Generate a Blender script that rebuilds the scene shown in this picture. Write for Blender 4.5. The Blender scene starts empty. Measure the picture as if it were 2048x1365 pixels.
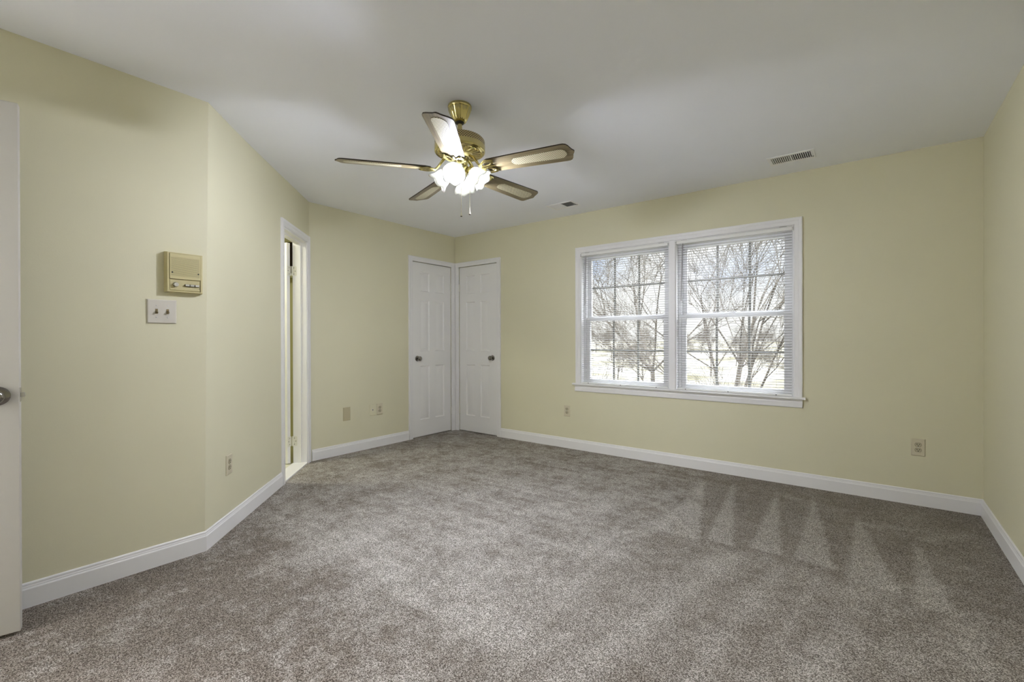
import bpy, bmesh, math, random
import numpy as np
from mathutils import Vector, Matrix, Euler

SC = bpy.context.scene
COL = SC.collection
R = math.radians
SQ = math.sqrt(.5)

# ------------------------------------------------------------------ camera
F_PX = 926.5
cd = bpy.data.cameras.new('camera')
cd.sensor_width = 36.0
cd.lens = F_PX / 2048 * 36.0
cd.clip_start = .02
cam = bpy.data.objects.new('camera', cd)
COL.objects.link(cam)
YAW, PIT, ROL, CAMH = .658865, -.002997, -.002315, 1.14178
_fw = Vector((-math.sin(YAW) * math.cos(PIT), math.cos(YAW) * math.cos(PIT), math.sin(PIT)))
_r0 = Vector((math.cos(YAW), math.sin(YAW), 0))
_u0 = _r0.cross(_fw)
_r = _r0 * math.cos(ROL) + _u0 * math.sin(ROL)
_u = -_r0 * math.sin(ROL) + _u0 * math.cos(ROL)
cam.matrix_world = Matrix(((_r.x, _u.x, -_fw.x, 0), (_r.y, _u.y, -_fw.y, 0), (_r.z, _u.z, -_fw.z, CAMH), (0, 0, 0, 1)))
SC.camera = cam

# ------------------------------------------------------------------ colour management, world, sun
SC.view_settings.view_transform = 'Standard'
SC.view_settings.look = 'None'
SC.view_settings.gamma = 1.0
SC.view_settings.use_curve_mapping = False
SC.view_settings.exposure = 0.36
SC.cycles.diffuse_bounces = 7
SC.cycles.sample_clamp_indirect = 12.0
SC.cycles.caustics_reflective = False
SC.cycles.caustics_refractive = False

BULB_STRENGTH = 960.0
BULB_COLOR = (.96, .99, 1.14)
BATH_STRENGTH = 85.0
HALL_FILL_STRENGTH = 520.0
SKY_LOW, SKY_HIGH = .90, 13.0

w = bpy.data.worlds.new('sky')
SC.world = w
w.use_nodes = True
nt = w.node_tree
nt.nodes.clear()
def wn(t, **k):
    n = nt.nodes.new(t)
    for a, b in k.items(): setattr(n, a, b)
    return n
out = wn('ShaderNodeOutputWorld'); bg = wn('ShaderNodeBackground')
tc = wn('ShaderNodeTexCoord'); sp = wn('ShaderNodeSeparateXYZ')
nt.links.new(tc.outputs['Generated'], sp.inputs[0])
nz = wn('ShaderNodeTexNoise'); nz.inputs['Scale'].default_value = 5.0; nz.inputs['Detail'].default_value = 6.0
nt.links.new(tc.outputs['Generated'], nz.inputs['Vector'])
cr = wn('ShaderNodeValToRGB')
cr.color_ramp.elements[0].position = .36; cr.color_ramp.elements[0].color = (.62, .74, .98, 1)
cr.color_ramp.elements[1].position = .52; cr.color_ramp.elements[1].color = (1, 1, 1, 1)
nt.links.new(nz.outputs['Fac'], cr.inputs['Fac'])
mr = wn('ShaderNodeMapRange')
mr.inputs['From Min'].default_value = .2; mr.inputs['From Max'].default_value = .75
mr.inputs['To Min'].default_value = SKY_LOW; mr.inputs['To Max'].default_value = SKY_HIGH
nt.links.new(sp.outputs['Z'], mr.inputs['Value'])
hz_ = wn('ShaderNodeMapRange', interpolation_type='SMOOTHSTEP'); hz_.inputs['From Min'].default_value = .05; hz_.inputs['From Max'].default_value = .17
nt.links.new(sp.outputs['Z'], hz_.inputs['Value'])
mxw = wn('ShaderNodeMix', data_type='RGBA'); mxw.inputs[6].default_value = (1.0, .995, .97, 1)
nt.links.new(hz_.outputs['Result'], mxw.inputs[0]); nt.links.new(cr.outputs['Color'], mxw.inputs[7])
nt.links.new(mxw.outputs[2], bg.inputs['Color'])
nt.links.new(mr.outputs['Result'], bg.inputs['Strength'])
nt.links.new(bg.outputs[0], out.inputs['Surface'])

sd = bpy.data.lights.new('sun', 'SUN'); sd.energy = 1.2; sd.angle = R(2); sd.color = (1, .95, .86)
sun = bpy.data.objects.new('sun', sd); COL.objects.link(sun)
sun.rotation_euler = (R(48), 0, R(-25))      # stands behind the house: shines towards +y, onto the trees

# ------------------------------------------------------------------ room measures
XA, YAB, XW, Y1, XR = -2.85741, .96232, -4.16902, 4.21074, .57299
YB = YAB + XA - XW
YBACK = -.54
H = 2.44
LB = (XA - XW) / SQ
TH = .12
WALLS = {   # origin, rotation: local x = right as seen from the room, local y = into the wall
    'window': ((XW, Y1), 0.0),
    'closet': ((XW, YB), R(90)),
    'left': ((XA, YBACK), R(90)),
    'angled': ((XA, YAB), R(135)),
    'right': ((XR, Y1), R(-90)),
    'back': ((XR, YBACK), R(180)),
}
def frame(wall, lx=0, ly=0, lz=0):
    (ox, oy), a = WALLS[wall]
    return Vector((ox + lx * math.cos(a) - ly * math.sin(a), oy + lx * math.sin(a) + ly * math.cos(a), lz)), a

# ------------------------------------------------------------------ materials
MATS = {}
def mat(name, color=(.8, .8, .8), rough=.5, metal=0.0, spec=.5):
    m = bpy.data.materials.new(name); m.use_nodes = True
    b = m.node_tree.nodes['Principled BSDF']
    b.inputs['Base Color'].default_value = (*color, 1)
    b.inputs['Roughness'].default_value = rough
    b.inputs['Metallic'].default_value = metal
    b.inputs['Specular IOR Level'].default_value = spec
    MATS[name] = m
    return m
class NB:
    """small helper to build node trees"""
    def __init__(s, m): s.nt = m.node_tree; s.b = s.nt.nodes.get('Principled BSDF')
    def n(s, t, **k):
        x = s.nt.nodes.new(t)
        for a, v in k.items(): setattr(x, a, v)
        return x
    def l(s, a, b): s.nt.links.new(a, b)
    def tex(s, kind, scale, src=None, **inp):
        t = s.n(kind)
        t.inputs['Scale'].default_value = scale
        for a, v in inp.items(): t.inputs[a].default_value = v
        if src is not None: s.l(src, t.inputs['Vector'])
        return t
    def coord(s, which='Object'): return s.n('ShaderNodeTexCoord').outputs[which]
    def math(s, op, a, b=None, c=None):
        x = s.n('ShaderNodeMath', operation=op)
        for i, v in enumerate((a, b, c)):
            if v is None: continue
            if isinstance(v, (int, float)): x.inputs[i].default_value = v
            else: s.l(v, x.inputs[i])
        return x.outputs[0]
    def ramp(s, fac, stops):
        r = s.n('ShaderNodeValToRGB')
        els = r.color_ramp.elements
        while len(els) < len(stops): els.new(.5)
        for e, (p, c) in zip(els, stops): e.position = p; e.color = (*c, 1)
        s.l(fac, r.inputs['Fac'])
        return r.outputs['Color']
    def mix(s, fac, a, b, mode='MIX'):
        x = s.n('ShaderNodeMix', data_type='RGBA', blend_type=mode)
        for i, v in ((0, fac), (6, a), (7, b)):
            if isinstance(v, (int, float)): x.inputs[i].default_value = v
            elif isinstance(v, tuple): x.inputs[i].default_value = (*v, 1)
            else: s.l(v, x.inputs[i])
        return x.outputs[2]
    def bump(s, h, strength, dist=.01):
        b = s.n('ShaderNodeBump'); b.inputs['Strength'].default_value = strength; b.inputs['Distance'].default_value = dist
        s.l(h, b.inputs['Height']); s.l(b.outputs[0], s.b.inputs['Normal'])

def paint(name, color, rough, bump=.06, scale=180, spec=.4):
    m = mat(name, color, rough, spec=spec); k = NB(m); c = k.coord()
    n1 = k.tex('ShaderNodeTexNoise', scale, c, Detail=3.0)
    n2 = k.tex('ShaderNodeTexNoise', 2.2, c, Detail=2.0)
    k.l(k.mix(n2.outputs['Fac'], tuple(x * .975 for x in color), tuple(min(1, x * 1.02) for x in color)), k.b.inputs['Base Color'])
    k.bump(n1.outputs['Fac'], bump, .004)
    return m

WALL_C = (.70, .672, .49)
M_WALL = paint('yellow wall paint', WALL_C, .62)
M_CEIL = paint('white ceiling paint', (.885, .905, .96), .8)
M_TRIM = paint('white trim paint', (.82, .815, .815), .38, .02, 60)
M_DOOR = paint('white door paint', (.83, .825, .815), .42, .03, 90)
M_ENTRY = paint('off white door paint', (.52, .505, .465), .45, .05, 70)
M_BATHW = paint('olive bathroom paint', (.42, .40, .20), .6)
M_VINYL = mat('white vinyl', (.66, .66, .67), .35)
M_GRILLE = mat('tan grey window grille', (.21, .20, .18), .45)
M_SLAT = mat('white blind slat', (.60, .60, .605), .4)
M_BLIND = mat('white painted steel', (.82, .82, .80), .35)
M_CORD = mat('white cord', (.78, .78, .76), .8)
M_WAND = mat('clear grey acrylic', (.36, .36, .37), .25)
M_IVORY = mat('ivory plastic', (.64, .59, .44), .35)
M_WPLATE = mat('white plastic plate', (.63, .60, .53), .35)
M_BEIGE = mat('beige intercom plastic', (.57, .51, .275), .42)
M_TANPL = mat('tan plastic plate', (.50, .45, .29), .42)
M_DARK = mat('dark slot', (.03, .027, .022), .6)
M_NICKEL = mat('brushed nickel', (.27, .255, .235), .2, 1.0)
M_CHROME = mat('chrome', (.80, .80, .80), .30, 1.0)
M_STEEL = mat('steel latch', (.62, .61, .60), .3, 1.0)
M_BRASS = mat('polished brass', (.59, .51, .23), .13, 1.0)
M_SATIN = mat('satin brass', (.66, .58, .32), .34, 1.0)
M_ABRASS = mat('antique brass toggle', (.34, .28, .17), .35, 1.0)
M_SLOTRIM = mat('dark olive edge', (.14, .115, .06), .5)  # dark olive outline around each receptacle
M_RECEP = mat('aged ivory receptacle', (.50, .45, .31), .4)
M_HINGE = mat('painted hinge', (.74, .73, .66), .4)
M_BLACK = mat('black rubber', (.02, .02, .02), .5)
M_VENT = mat('white vent metal', (.90, .90, .91), .5)
M_DUCTSHADE = mat('duct shade', (.018, .018, .018), .8)
M_TILE = mat('cream bathroom tile', (.80, .79, .66), .25)
M_CAB = mat('dark brown cabinet', (.016, .010, .007), .8, spec=.1)
M_HALL = paint('hall paint', (.82, .82, .80), .6)
M_EXT = mat('house siding', (.72, .71, .68), .7)
M_BARK = mat('grey bark', (.25, .215, .175), .9, spec=.1)
k = NB(M_BARK); c = k.coord(); n = k.tex('ShaderNodeTexNoise', 6, c, Detail=5.0)
k.l(k.ramp(n.outputs['Fac'], [(.3, (.045, .04, .033)), (.7, (.11, .097, .08))]), k.b.inputs['Base Color'])
M_LEAF = mat('tan twigs', (.085, .075, .06), .9, spec=.1)
M_GROUND = mat('winter grass', (.5, .46, .34), 1.0, spec=.1)
k = NB(M_GROUND); c = k.coord(); n = k.tex('ShaderNodeTexNoise', .15, c, Detail=8.0)
k.l(k.ramp(n.outputs['Fac'], [(.35, (.07, .064, .038)), (.5, (.125, .118, .092)), (.65, (.20, .192, .18))]), k.b.inputs['Base Color'])

# glass pane: clear with a faint reflection
M_GLASS = bpy.data.materials.new('window glass'); M_GLASS.use_nodes = True
k = NB(M_GLASS); k.nt.nodes.remove(k.b)
o_ = k.nt.nodes['Material Output']
tr = k.n('ShaderNodeBsdfTransparent'); gl = k.n('ShaderNodeBsdfGlossy'); gl.inputs['Roughness'].default_value = .3
tr.inputs['Color'].default_value = (.97, .98, .98, 1)
mx = k.n('ShaderNodeMixShader'); mx.inputs[0].default_value = .02
k.l(tr.outputs[0], mx.inputs[1]); k.l(gl.outputs[0], mx.inputs[2]); k.l(mx.outputs[0], o_.inputs[0])

# frosted glass shade
M_SHADE = bpy.data.materials.new('frosted glass shade'); M_SHADE.use_nodes = True
k = NB(M_SHADE); k.nt.nodes.remove(k.b)
o_ = k.nt.nodes['Material Output']
df = k.n('ShaderNodeBsdfDiffuse'); tl = k.n('ShaderNodeBsdfTranslucent'); gl = k.n('ShaderNodeBsdfGlossy')
df.inputs['Color'].default_value = (.66, .66, .62, 1); tl.inputs['Color'].default_value = (.60, .60, .55, 1)
gl.inputs['Roughness'].default_value = .25
m1 = k.n('ShaderNodeMixShader'); m1.inputs[0].default_value = .5
m2 = k.n('ShaderNodeMixShader'); m2.inputs[0].default_value = .06
k.l(df.outputs[0], m1.inputs[1]); k.l(tl.outputs[0], m1.inputs[2])
k.l(m1.outputs[0], m2.inputs[1]); k.l(gl.outputs[0], m2.inputs[2]); k.l(m2.outputs[0], o_.inputs[0])

def emit(name, color, strength):
    m = mat(name, (.9, .9, .9), .4); b = m.node_tree.nodes['Principled BSDF']
    b.inputs['Emission Color'].default_value = (*color, 1); b.inputs['Emission Strength'].default_value = strength
    return m
M_BULB = emit('lit bulb', BULB_COLOR, BULB_STRENGTH)
M_BATHL = emit('lit bathroom lamp', (1, .98, .80), BATH_STRENGTH)
M_HALLFILL = emit('added hall fill light', (1, .99, 1.04), HALL_FILL_STRENGTH)

# fan blade wood
M_WOOD = mat('walnut blade', (.2, .13, .07), .38)
k = NB(M_WOOD); c = k.coord()
mp = k.n('ShaderNodeMapping'); mp.inputs['Scale'].default_value = (3, 40, 40); k.l(c, mp.inputs[0])
n = k.tex('ShaderNodeTexNoise', 1.6, mp.outputs[0], Detail=6.0, Roughness=.65)
k.l(k.ramp(n.outputs['Fac'], [(.3, (.095, .073, .034)), (.55, (.185, .148, .078)), (.75, (.26, .212, .12))]), k.b.inputs['Base Color'])
M_EDGE = mat('dark blade edge', (.022, .015, .010), .5)
# cane webbing: pale strips crossing with small dark holes
M_CANE = mat('woven cane', (.7, .65, .45), .5)
k = NB(M_CANE); c = k.coord(); s3 = k.n('ShaderNodeSeparateXYZ'); k.l(c, s3.inputs[0])
P = 2 * math.pi / .0115
u_ = k.math('SINE', k.math('MULTIPLY', s3.outputs[0], P)); v_ = k.math('SINE', k.math('MULTIPLY', s3.outputs[1], P))
f_ = k.math('MULTIPLY', u_, v_)
hole = k.math('GREATER_THAN', f_, .18)
k.l(k.mix(hole, (.66, .62, .42), (.07, .055, .03)), k.b.inputs['Base Color'])
# motor vent band: brass with staggered dark holes
M_BAND = mat('perforated brass', (.6, .48, .24), .25, 1.0)
k = NB(M_BAND); c = k.coord(); s3 = k.n('ShaderNodeSeparateXYZ'); k.l(c, s3.inputs[0])
ang = k.math('ARCTAN2', s3.outputs[1], s3.outputs[0])
u_ = k.math('SINE', k.math('MULTIPLY', ang, 62.0)); v_ = k.math('SINE', k.math('MULTIPLY', s3.outputs[2], 2 * math.pi / .0125))
hole = k.math('GREATER_THAN', k.math('MULTIPLY', u_, v_), .25)
k.l(k.mix(hole, (.6, .48, .24), (.015, .012, .008)), k.b.inputs['Base Color'])
k.l(k.math('SUBTRACT', 1.0, hole), k.b.inputs['Metallic'])

# carpet: speckled cut pile, the attribute "pile" holds vacuum brushing and the painted near-left darkening
M_CARPET = mat('brown grey cut pile carpet', (.3, .27, .24), 1.0, spec=.05)
k = NB(M_CARPET); c = k.coord()
sp1 = k.tex('ShaderNodeTexNoise', 240, c, Detail=2.0, Roughness=.8)
sp2 = k.tex('ShaderNodeTexVoronoi', 290, c)
sx = k.n('ShaderNodeSeparateXYZ'); k.l(sp2.outputs['Color'], sx.inputs[0])
blot = k.tex('ShaderNodeTexNoise', 3.6, c, Detail=8.0, Roughness=.72)
fine = k.tex('ShaderNodeTexNoise', 13, c, Detail=6.0, Roughness=.75)
at = k.n('ShaderNodeAttribute', attribute_name='pile')
blw = k.n('ShaderNodeAttribute', attribute_name='scuff')
spk = k.math('ADD', k.math('MULTIPLY', sp1.outputs['Fac'], 1.0), k.math('MULTIPLY', sx.outputs[0], .34))
speck = k.ramp(spk, [(.40, (.036, .030, .024)), (.57, (.162, .148, .131)), (.66, (.245, .228, .208)), (.84, (.58, .56, .535))])
bl = k.math('ADD', k.math('MULTIPLY', blot.outputs['Fac'], .65), k.math('MULTIPLY', fine.outputs['Fac'], .55))
bm_ = k.n('ShaderNodeMapRange'); k.l(bl, bm_.inputs['Value'])
bm_.inputs['From Min'].default_value = .51; bm_.inputs['From Max'].default_value = .69
bm_.inputs['To Min'].default_value = -.42; bm_.inputs['To Max'].default_value = .42
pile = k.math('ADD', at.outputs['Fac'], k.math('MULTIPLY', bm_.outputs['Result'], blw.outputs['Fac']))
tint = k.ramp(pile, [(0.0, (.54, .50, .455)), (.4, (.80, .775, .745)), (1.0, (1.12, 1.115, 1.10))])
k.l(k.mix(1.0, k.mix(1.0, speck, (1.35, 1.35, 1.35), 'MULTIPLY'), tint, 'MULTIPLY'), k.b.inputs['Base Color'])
k.bump(spk, .7, .006)

# ------------------------------------------------------------------ mesh helpers
class MB:
    def __init__(s): s.v = []; s.f = []
    def add(s, vs, fs):
        o = len(s.v); s.v += [tuple(v) for v in vs]; s.f += [tuple(i + o for i in f) for f in fs]; return s
    def box(s, x0, x1, y0, y1, z0, z1):
        x0, x1 = sorted((x0, x1)); y0, y1 = sorted((y0, y1)); z0, z1 = sorted((z0, z1))
        return s.add([(x0, y0, z0), (x1, y0, z0), (x1, y1, z0), (x0, y1, z0), (x0, y0, z1), (x1, y0, z1), (x1, y1, z1), (x0, y1, z1)],
                     [(0, 3, 2, 1), (4, 5, 6, 7), (0, 1, 5, 4), (1, 2, 6, 5), (2, 3, 7, 6), (3, 0, 4, 7)])
    def cap(s, ring_a, flip=False):
        s.f.append(tuple(reversed(ring_a)) if flip else tuple(ring_a))
    def lathe(s, prof, n=32, M=None, mod=None, closed_ends=True):
        """profile of (r, z); axis z"""
        o = len(s.v)
        for (r, z) in prof:
            for i in range(n):
                a = 2 * math.pi * i / n
                rr, zz = (r, z) if mod is None else mod(r, z, a)
                p = Vector((rr * math.cos(a), rr * math.sin(a), zz))
                if M is not None: p = M @ p
                s.v.append(tuple(p))
        for j in range(len(prof) - 1):
            for i in range(n):
                a = o + j * n + i; b = o + j * n + (i + 1) % n
                s.f.append((a, b, b + n, a + n))
        if closed_ends:
            s.f.append(tuple(o + i for i in reversed(range(n))))
            s.f.append(tuple(o + (len(prof) - 1) * n + i for i in range(n)))
        return s
    def tube(s, pts, r, n=8, flat=None):
        """tube along a polyline; r scalar or list"""
        pts = [Vector(p) for p in pts]; o = len(s.v); m = len(pts)
        up = Vector((0, 0, 1))
        for i, p in enumerate(pts):
            d = (pts[min(i + 1, m - 1)] - pts[max(i - 1, 0)]).normalized()
            a = d.cross(up)
            if a.length < 1e-3: a = d.cross(Vector((1, 0, 0)))
            a.normalize(); b = a.cross(d)
            rr = r[i] if isinstance(r, (list, tuple)) else r
            for q in range(n):
                t = 2 * math.pi * q / n
                s.v.append(tuple(p + a * (math.cos(t) * rr) + b * (math.sin(t) * rr * (flat or 1))))
        for i in range(m - 1):
            for q in range(n):
                A = o + i * n + q; B = o + i * n + (q + 1) % n
                s.f.append((A, A + n, B + n, B))
        s.f.append(tuple(o + q for q in range(n)))
        s.f.append(tuple(o + (m - 1) * n + q for q in reversed(range(n))))
        return s
    def prism(s, outline, z0, z1, M=None):
        """outline in xy, extruded in z"""
        n = len(outline); o = len(s.v)
        for z in (z0, z1):
            for (x, y) in outline:
                p = Vector((x, y, z)); p = M @ p if M is not None else p
                s.v.append(tuple(p))
        s.f.append(tuple(o + i for i in reversed(range(n)))); s.f.append(tuple(o + n + i for i in range(n)))
        for i in range(n):
            j = (i + 1) % n
            s.f.append((o + i, o + j, o + n + j, o + n + i))
        return s
    def xform(s, M):
        s.v = [tuple(M @ Vector(v)) for v in s.v]; return s
    def build(s, name, m, parent=None, loc=None, rz=0.0, smooth=None, bevel=0.0, seg=2, merge=False):
        me = bpy.data.meshes.new(name); me.from_pydata(s.v, [], s.f)
        bm = bmesh.new(); bm.from_mesh(me)
        if merge: bmesh.ops.remove_doubles(bm, verts=bm.verts, dist=1e-5)
        bmesh.ops.recalc_face_normals(bm, faces=bm.faces)
        bm.to_mesh(me); bm.free()
        me.materials.append(m)
        if smooth is not None:
            me.shade_smooth(); me.set_sharp_from_angle(angle=R(smooth))
        o = bpy.data.objects.new(name, me); COL.objects.link(o)
        if parent is not None: o.parent = parent
        if loc is not None: o.location = loc
        if rz: o.rotation_euler = (0, 0, rz)
        if bevel:
            b = o.modifiers.new('bevel', 'BEVEL'); b.width = bevel; b.segments = seg; b.limit_method = 'ANGLE'; b.angle_limit = R(40)
        return o
def tag(o, label, cat, kind=None, group=None):
    o['label'] = label; o['category'] = cat
    if kind: o['kind'] = kind
    if group: o['group'] = group
    return o
def struct(o, label, cat):
    return tag(o, label, cat, 'structure')
def empty(name, loc, rz=0.0):
    o = bpy.data.objects.new(name, None); COL.objects.link(o)
    o.location = loc; o.rotation_euler = (0, 0, rz); o.empty_display_size = .1
    return o
def onwall(wall, lx=0, ly=0, lz=0):
    p, a = frame(wall, lx, ly, lz); return dict(loc=p, rz=a)

# ------------------------------------------------------------------ the shell
def wall_mesh(length, holes=(), lo=0.0, xs_extra=(), warp=None, x0=0.0, ext0=0.0, ext1=0.0):
    """grid wall in the wall's frame; holes (x0,x1,z0,z1,depth); depth None = right through.
    ext0/ext1 lengthen only the outer face, so that neighbouring walls close at corners."""
    m = MB()
    xs = sorted({x0, length, *[h[0] for h in holes], *[h[1] for h in holes], *xs_extra})
    zs = sorted({lo, H, *[h[2] for h in holes], *[h[3] for h in holes]})
    if xs_extra: zs = sorted({*zs, .6, 1.2, 1.8})
    W = warp or (lambda x, y, z: (x, y, z))
    def hole(a, b, c, d):
        for h in holes:
            if h[0] <= a + 1e-6 and h[1] >= b - 1e-6 and h[2] <= c + 1e-6 and h[3] >= d - 1e-6: return h
        return None
    def q(*p): m.add([W(*t) for t in p], [(0, 1, 2, 3)])
    for i in range(len(xs) - 1):
        for j in range(len(zs) - 1):
            a, b, c_, d = xs[i], xs[i + 1], zs[j], zs[j + 1]
            h = hole(a, b, c_, d)
            oa = a - (ext0 if i == 0 else 0); ob = b + (ext1 if i == len(xs) - 2 else 0)
            if h is None: q((a, 0, c_), (b, 0, c_), (b, 0, d), (a, 0, d))
            elif h[4] is not None: q((a, h[4], c_), (b, h[4], c_), (b, h[4], d), (a, h[4], d))
            if h is None or h[4] is not None: m.add([(oa, TH, c_), (oa, TH, d), (ob, TH, d), (ob, TH, c_)], [(0, 1, 2, 3)])
    for (a, b, c_, d, dep) in holes:
        t = dep if dep is not None else TH
        q((a, 0, c_), (a, 0, d), (a, t, d), (a, t, c_)); q((b, 0, c_), (b, t, c_), (b, t, d), (b, 0, d))
        q((a, 0, d), (b, 0, d), (b, t, d), (a, t, d))
        if c_ > lo + 1e-6: q((a, 0, c_), (a, t, c_), (b, t, c_), (b, 0, c_))
    return m
def put(m, name, mt, wall, label, cat='wall', **k):
    o = m.build(name, mt, **onwall(wall), **k); return struct(o, label, cat)

LX = lambda x: x - XW            # window wall: world x -> local
LYC = lambda y: y - YB           # closet wall: world y -> local
LYA = lambda y: y - YBACK        # left wall
WL, WM0, WM1, WR_ = LX(-2.362), LX(-1.447), LX(-1.393), LX(-.473)     # window openings
WZ0, WZ1 = .672, 2.032
put(wall_mesh(XR - XW, [(LX(-4.108), LX(-3.476), 0, 2.056, .05), (WL, WM0, WZ0, WZ1, None), (WM1, WR_, WZ0, WZ1, None)], ext0=TH, ext1=TH),
    'wall_window', M_WALL, 'window', 'long pale yellow wall holding the double window')
put(wall_mesh(Y1 - YB, [(LYC(3.506), LYC(4.14), 0, 2.056, .05)], ext0=.05, ext1=0),
    'wall_closet', M_WALL, 'closet', 'short pale yellow wall between bathroom doorway and corner closet door')
LEAN = .027
put(wall_mesh(LYA(YAB), [], xs_extra=(LYA(YAB) - .4,), warp=lambda x, y, z: (x + LEAN * (z / H) * (1 if x > LYA(YAB) - .01 else 0), y, z), ext0=TH, ext1=-.03),
    'wall_left', M_WALL, 'left', 'pale yellow wall with the intercom, beside the open entry door')
def warpB(x, y, z):
    f = max(0.0, 1 - x / .95) ** 2 * LEAN * z / H
    return (x + f * SQ, y - f * SQ, z)
put(wall_mesh(LB, [(1.19, 1.792, 0, 2.05, None)], xs_extra=(.08, .2, .35, .5, .65, .8, .95), warp=warpB, ext0=-.03, ext1=.05),
    'wall_angled', M_WALL, 'angled', 'pale yellow diagonal wall with the bathroom doorway')
put(wall_mesh(Y1 - YBACK, [], ext0=0, ext1=TH), 'wall_right', M_WALL, 'right', 'pale yellow wall at the right edge of the photo')
BL = XR - XA
HX0, HX1 = BL - .86, BL - .05          # entry doorway in the wall behind the camera
put(wall_mesh(BL, [(HX0, HX1, 0, 2.075, None)], ext0=0, ext1=0), 'wall_back', M_WALL, 'back', 'pale yellow wall behind the camera with the entry doorway')

# ceiling slab and structural floor
m = MB().box(-6.3, XR + TH, -2.2, Y1 + TH, H, H + .2)
struct(m.build('ceiling', M_CEIL), 'flat white ceiling', 'ceiling')

# carpet: fine grid with the vacuum's marks and a painted dark near-left area worked out on the floor plane
def soft(d, wd): return np.clip(.5 - d / (2 * wd), 0, 1)
def pile_shade_map(x, y):
    rs = np.random.RandomState(5)
    p = np.full_like(x, .40); sc = np.full_like(x, .85)
    # brushed rows running beside the window wall: each stroke narrows towards the wall
    def wedge(xa, ya, xb0, xb1, yb, amt, wd=.012):
        t = np.clip((ya - y) / (ya - yb), 0, 1)
        l = xa + (xb0 - xa) * t; r_ = xa + (xb1 - xa) * t + .004
        m = soft(l - x, wd) * soft(x - r_, wd * .5) * soft(y - ya, .02) * soft(yb - y, .015)
        return amt * m
    xl = -1.06 + .28 * (3.85 - y) / 1.1
    zone = soft(xl - x, .01) * soft(2.72 - y, .012)
    p = p - .19 * zone * soft(y - 4.3, .1); sc = sc * (1 - .65 * zone)
    for a in ((-.86, 3.98, -.74, -.60, 2.76, .52), (-.55, 3.93, -.53, -.38, 2.80, .48), (-.33, 3.98, -.31, -.145, 2.79, .50),
              (-.07, 3.72, -.09, .10, 2.70, .45), (.20, 3.45, .15, .275, 2.62, .42)):
        p = p + wedge(*a)
    p = p + wedge(-1.06, 3.90, -1.03, -.775, 2.72, .42)
    p = p - .25 * np.exp(-((x + .93 + .22 * (y - 2.75)) / .007) ** 2) * soft(2.75 - y, .02) * soft(y - 3.4, .1)
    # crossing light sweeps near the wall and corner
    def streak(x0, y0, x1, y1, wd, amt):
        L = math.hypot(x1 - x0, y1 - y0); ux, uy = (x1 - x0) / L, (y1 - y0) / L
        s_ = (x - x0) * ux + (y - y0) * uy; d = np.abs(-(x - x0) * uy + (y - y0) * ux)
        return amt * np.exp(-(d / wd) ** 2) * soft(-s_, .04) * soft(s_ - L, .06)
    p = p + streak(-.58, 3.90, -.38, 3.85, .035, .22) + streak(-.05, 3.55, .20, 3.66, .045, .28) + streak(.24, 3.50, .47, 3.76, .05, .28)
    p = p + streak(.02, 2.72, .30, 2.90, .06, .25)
    # below the boundary: brushed the other way, long rows towards the camera
    low = soft(y - 2.72, .02) * soft(-1.0 - .35 * np.clip(2.7 - y, 0, 2) * .3 - x, .05)
    p = p - .10 * low; sc = sc * (1 - .45 * low)
    for x0, x1, wd, amt in ((-.56, -.80, .055, .46), (-.62, -.96, .05, .20), (-.36, -.50, .045, .30), (-.05, -.20, .06, .24), (.28, .33, .05, .24), (-.2, -.34, .03, .16)):
        p = p + streak(x0, 2.66, x0 + (x1 - x0) * 1.6, .6, wd, amt)
    p = p + .20 * soft(-1.12 - x, .01) * soft(x + 1.00, .05) * soft(1.28 - y, .03) * soft(y - 2.7, .4)
    p = p + .24 * soft(1.30 - y, .012) * soft(y - 1.62, .16) * soft(x + 1.05, .02) * soft(-3.2 - x, .6)
    # middle of the room: faint rows parallel with the window wall
    mid_ = soft(x + 1.0, .25) * soft(1.3 - y, .1)
    for i in range(34):
        yy = 1.35 + i * .082 + rs.uniform(-.02, .02); a0 = rs.uniform(-2.9, -1.6); ln = rs.uniform(.4, 1.3)
        p = p + mid_ * streak(a0, yy, a0 + ln, yy + rs.uniform(-.02, .03), .014, rs.choice([.30, .24, -.22]))
    p = p + .20 * mid_ * soft(y - 3.3, .5) * soft(-2.6 - x, .5)
    # near left: carpet colour darkened to offset light from the hall lamp
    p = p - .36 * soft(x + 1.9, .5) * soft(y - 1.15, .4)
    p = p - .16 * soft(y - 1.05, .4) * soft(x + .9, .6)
    return np.clip(p, 0, 1), np.clip(sc, 0, 1)
STEP = .02
nx = int(round((XR + TH - (XW - TH)) / STEP)) + 1; ny = int(round((Y1 + TH - (YBACK - .1)) / STEP)) + 1
gx = np.linspace(XW - TH, XR + TH, nx); gy = np.linspace(YBACK - .1, Y1 + TH, ny)
GX, GY = np.meshgrid(gx, gy)
inside = np.ones_like(GX, bool)
inside &= ~((GX < XA - .06) & (GY < YAB))
inside &= ~(((GX + GY) < (XA + YAB) - .05) & (GX < XA - .06))
cellok = inside[:-1, :-1] & inside[1:, :-1] & inside[:-1, 1:] & inside[1:, 1:]
idx = np.arange(nx * ny).reshape(ny, nx)
jj, ii = np.nonzero(cellok)
faces = np.stack([idx[jj, ii], idx[jj, ii + 1], idx[jj + 1, ii + 1], idx[jj + 1, ii]], 1)
used, inv = np.unique(faces, return_inverse=True); faces = inv.reshape(-1, 4)
vx = GX.ravel()[used]; vy = GY.ravel()[used]
me = bpy.data.meshes.new('floor')
me.from_pydata(np.stack([vx, vy, np.zeros_like(vx)], 1).tolist(), [], faces.tolist())
pm_, sc_ = pile_shade_map(vx, vy)
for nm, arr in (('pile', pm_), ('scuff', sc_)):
    me.attributes.new(nm, 'FLOAT', 'POINT').data.foreach_set('value', arr.astype(np.float32))
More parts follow.
